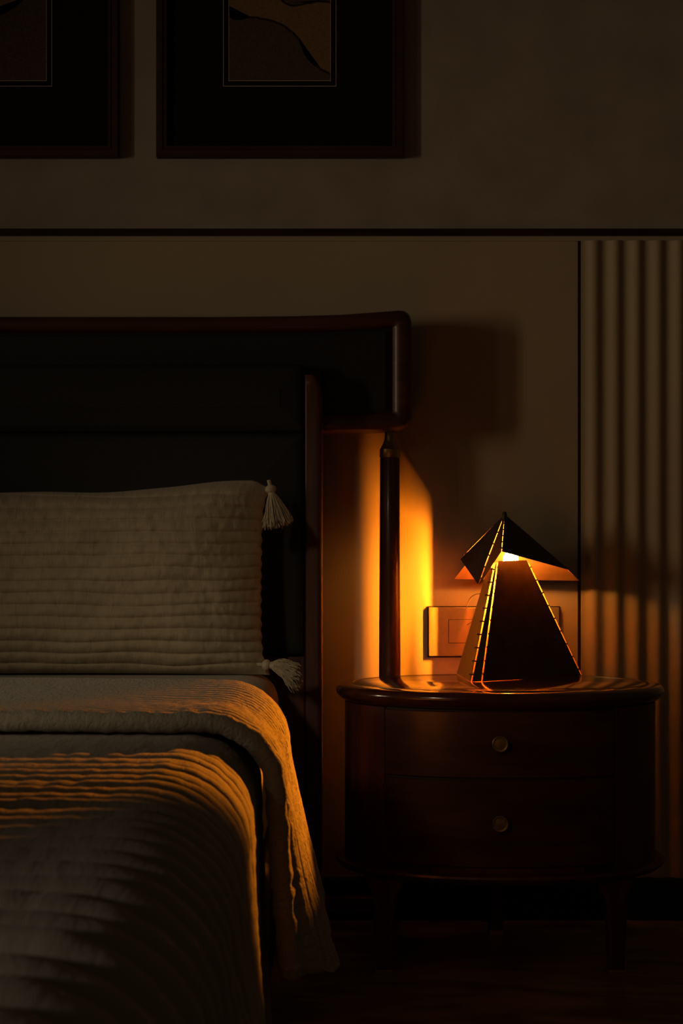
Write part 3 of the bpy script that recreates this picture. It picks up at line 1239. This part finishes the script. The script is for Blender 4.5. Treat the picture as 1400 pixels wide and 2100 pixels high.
body_specs = [
    ('front_panel', F2, Rr, frac(0.7705), frac(0.7725), 0.0021, 0.0038),
    ('corner_strip', F1, F2, frac(0.766), frac(0.766), 0.0036, 0.0012),
    ('side_panel', E_, F1, frac(0.757), frac(0.757), 0.0, 0.0020),
    ('back_panel', Rr, K_, frac(0.765), frac(0.765), 0.0, 0.0),
]
for nm, g0, g1, f0, f1, a0, a1 in body_specs:
    bm = bmesh.new()
    gore(APEX, g0, g1, f0, f1, a0, a1, bm, ctr)
    nb = 9
    if nm == 'front_panel':
        bridges(bm, APEX, F2, frac(0.7705), 1.0, nb, 0.0034, ctr, Rr)
        bridges(bm, APEX, Rr, frac(0.7705), 1.0, nb, 0.0046, ctr, F2)
    if nm == 'corner_strip':
        bridges(bm, APEX, F1, frac(0.766), 1.0, nb, 0.0050, ctr)
    bp = link(nm, bm, [BRONZE, COPPER], lamp)
    bp['label'] = {'front_panel': 'wide dark front panel of the lamp', 'corner_strip': 'narrow dark strip between two glowing slits',
                   'side_panel': 'left panel of the lamp', 'back_panel': 'panel facing the wall'}[nm]

# hat: rim points round the apex
HA = at(1034, 1054, 2.925)
P1 = at(1027.5, 1130, 2.87)
P2 = at(981, 1198, 2.905)
P3 = at(942.5, 1145, 2.965)
P4 = at(931, 1187, 3.02)
P5 = at(1187, 1189.5, 3.01)
P6 = at(1166, 1168, 2.90)
hc_ = to_z((0.334, -0.13), 0.74)
bm = bmesh.new()
bm_parts = []
hat_specs = [(P1, P2, 0.0018, 0.0026), (P2, P3, 0.0026, 0.0030), (P3, P4, 0.0, 0.0, 0.85, 0.66), (P4, P5, 0.0, 0.0012), (P5, P6, 0.0012, 0.0010), (P6, P1, 0.0, 0.0018)]
bm = bmesh.new()
for g0, g1, a0, a1, *bt in hat_specs:
    gore(HA, g0, g1, 0.0, 0.0, a0, a1, bm, hc_, *bt)
for g in (P1, P2, P3):
    bridges(bm, HA, g, 0.18, 1.0, 5, 0.0030, hc_)
for g in (P5, P6):
    bridges(bm, HA, g, 0.1, 1.0, 5, 0.0024, hc_)
shade = link('lamp_shade', bm, [BRONZE, COPPER], lamp)
shade['label'] = 'folded dark metal hat over the bulb, copper inside'
bm = bmesh.new()
c = at(1034, 1058, 2.925)
lathe(bm, [(0, c.z - 0.012), (0.0055, c.z - 0.012), (0.0052, c.z + 0.002), (0.0042, c.z + 0.006), (0.0030, c.z + 0.0085), (0, c.z + 0.0088)], c.x, c.y, 20)
link('finial', bm, BRONZE, lamp, smooth=True)

# bulb: filament on a slim stem
bm = bmesh.new()
lathe(bm, [(0, FIL_Z[0]), (0.0015, FIL_Z[0] + .001), (0.0015, FIL_Z[1] - .001), (0, FIL_Z[1])], BULB.x, BULB.y, 12)
bulb = link('bulb', bm, FIL, lamp, smooth=True)
bulb['label'] = 'glowing amber filament'
bm = bmesh.new()
lathe(bm, [(0, 0.745), (0.005, 0.746), (0.0125, 0.755), (0.0160, 0.768), (0.0155, 0.778), (0.010, 0.788), (0, 0.793)], BULB.x + 0.013, BULB.y, 24)
tip = link('bulb', bm, TIP, lamp, smooth=True)
tip['label'] = 'blazing bulb tip under the shade'
bm = bmesh.new()
lathe(bm, [(0, ZL), (0.010, ZL), (0.010, 0.63), (0.006, 0.645), (0.0022, 0.655), (0.002, FIL_Z[0] - 0.001), (0, FIL_Z[0] - 0.001)], BULB.x, BULB.y, 20)
link('stem', bm, BRASS, lamp, smooth=True, angle=40)
# stay wires from the stem to the shade and the feet
for pts in ([(0.326, -0.128, 0.69), (0.300, -0.112, 0.742), (0.285, -0.105, 0.735), (0.268, -0.100, 0.765)],
            [(0.326, -0.128, 0.68), (0.296, -0.105, 0.700), (0.272, -0.085, 0.694), (0.262, -0.072, 0.668)],
            [(0.326, -0.128, 0.62), (0.298, -0.108, 0.655), (0.262, -0.09, 0.635)]):
    bm = bmesh.new()
    cp = [Vector(p) for p in pts]
    fine = []
    for i in range(len(cp) - 1):
        p0, p1, p2, p3 = cp[max(i - 1, 0)], cp[i], cp[i + 1], cp[min(i + 2, len(cp) - 1)]
        for s in range(6):
            t = s / 6
            fine.append(0.5 * ((2 * p1) + (-p0 + p2) * t + (2 * p0 - 5 * p1 + 4 * p2 - p3) * t * t + (-p0 + 3 * p1 - 3 * p2 + p3) * t ** 3))
    fine.append(cp[-1])
    tube(bm, fine, 0.0008, 6)
    link('stay_wire', bm, BRONZE, lamp, smooth=True)
tag(lamp, 'folded dark metal table lamp with glowing slits standing on the nightstand', 'lamp')

# added spotlight standing in for the bulb's tip, aimed under the shade at the bed
sl = bpy.data.lights.new('added_bulb_spot', 'SPOT')
sl.energy = SPOT_POWER
sl.color = AMBER
sl.shadow_soft_size = 0.003
sl.spot_size = math.radians(29)
sl.spot_blend = 0.35
slo = bpy.data.objects.new('added_bulb_spot', sl)
COL.objects.link(slo)
slo.location = (0.3205, -0.162, 0.7735)
slo.rotation_euler = (Vector((-0.225, -1.11, 0.535)) - slo.location).to_track_quat('-Z', 'Y').to_euler()
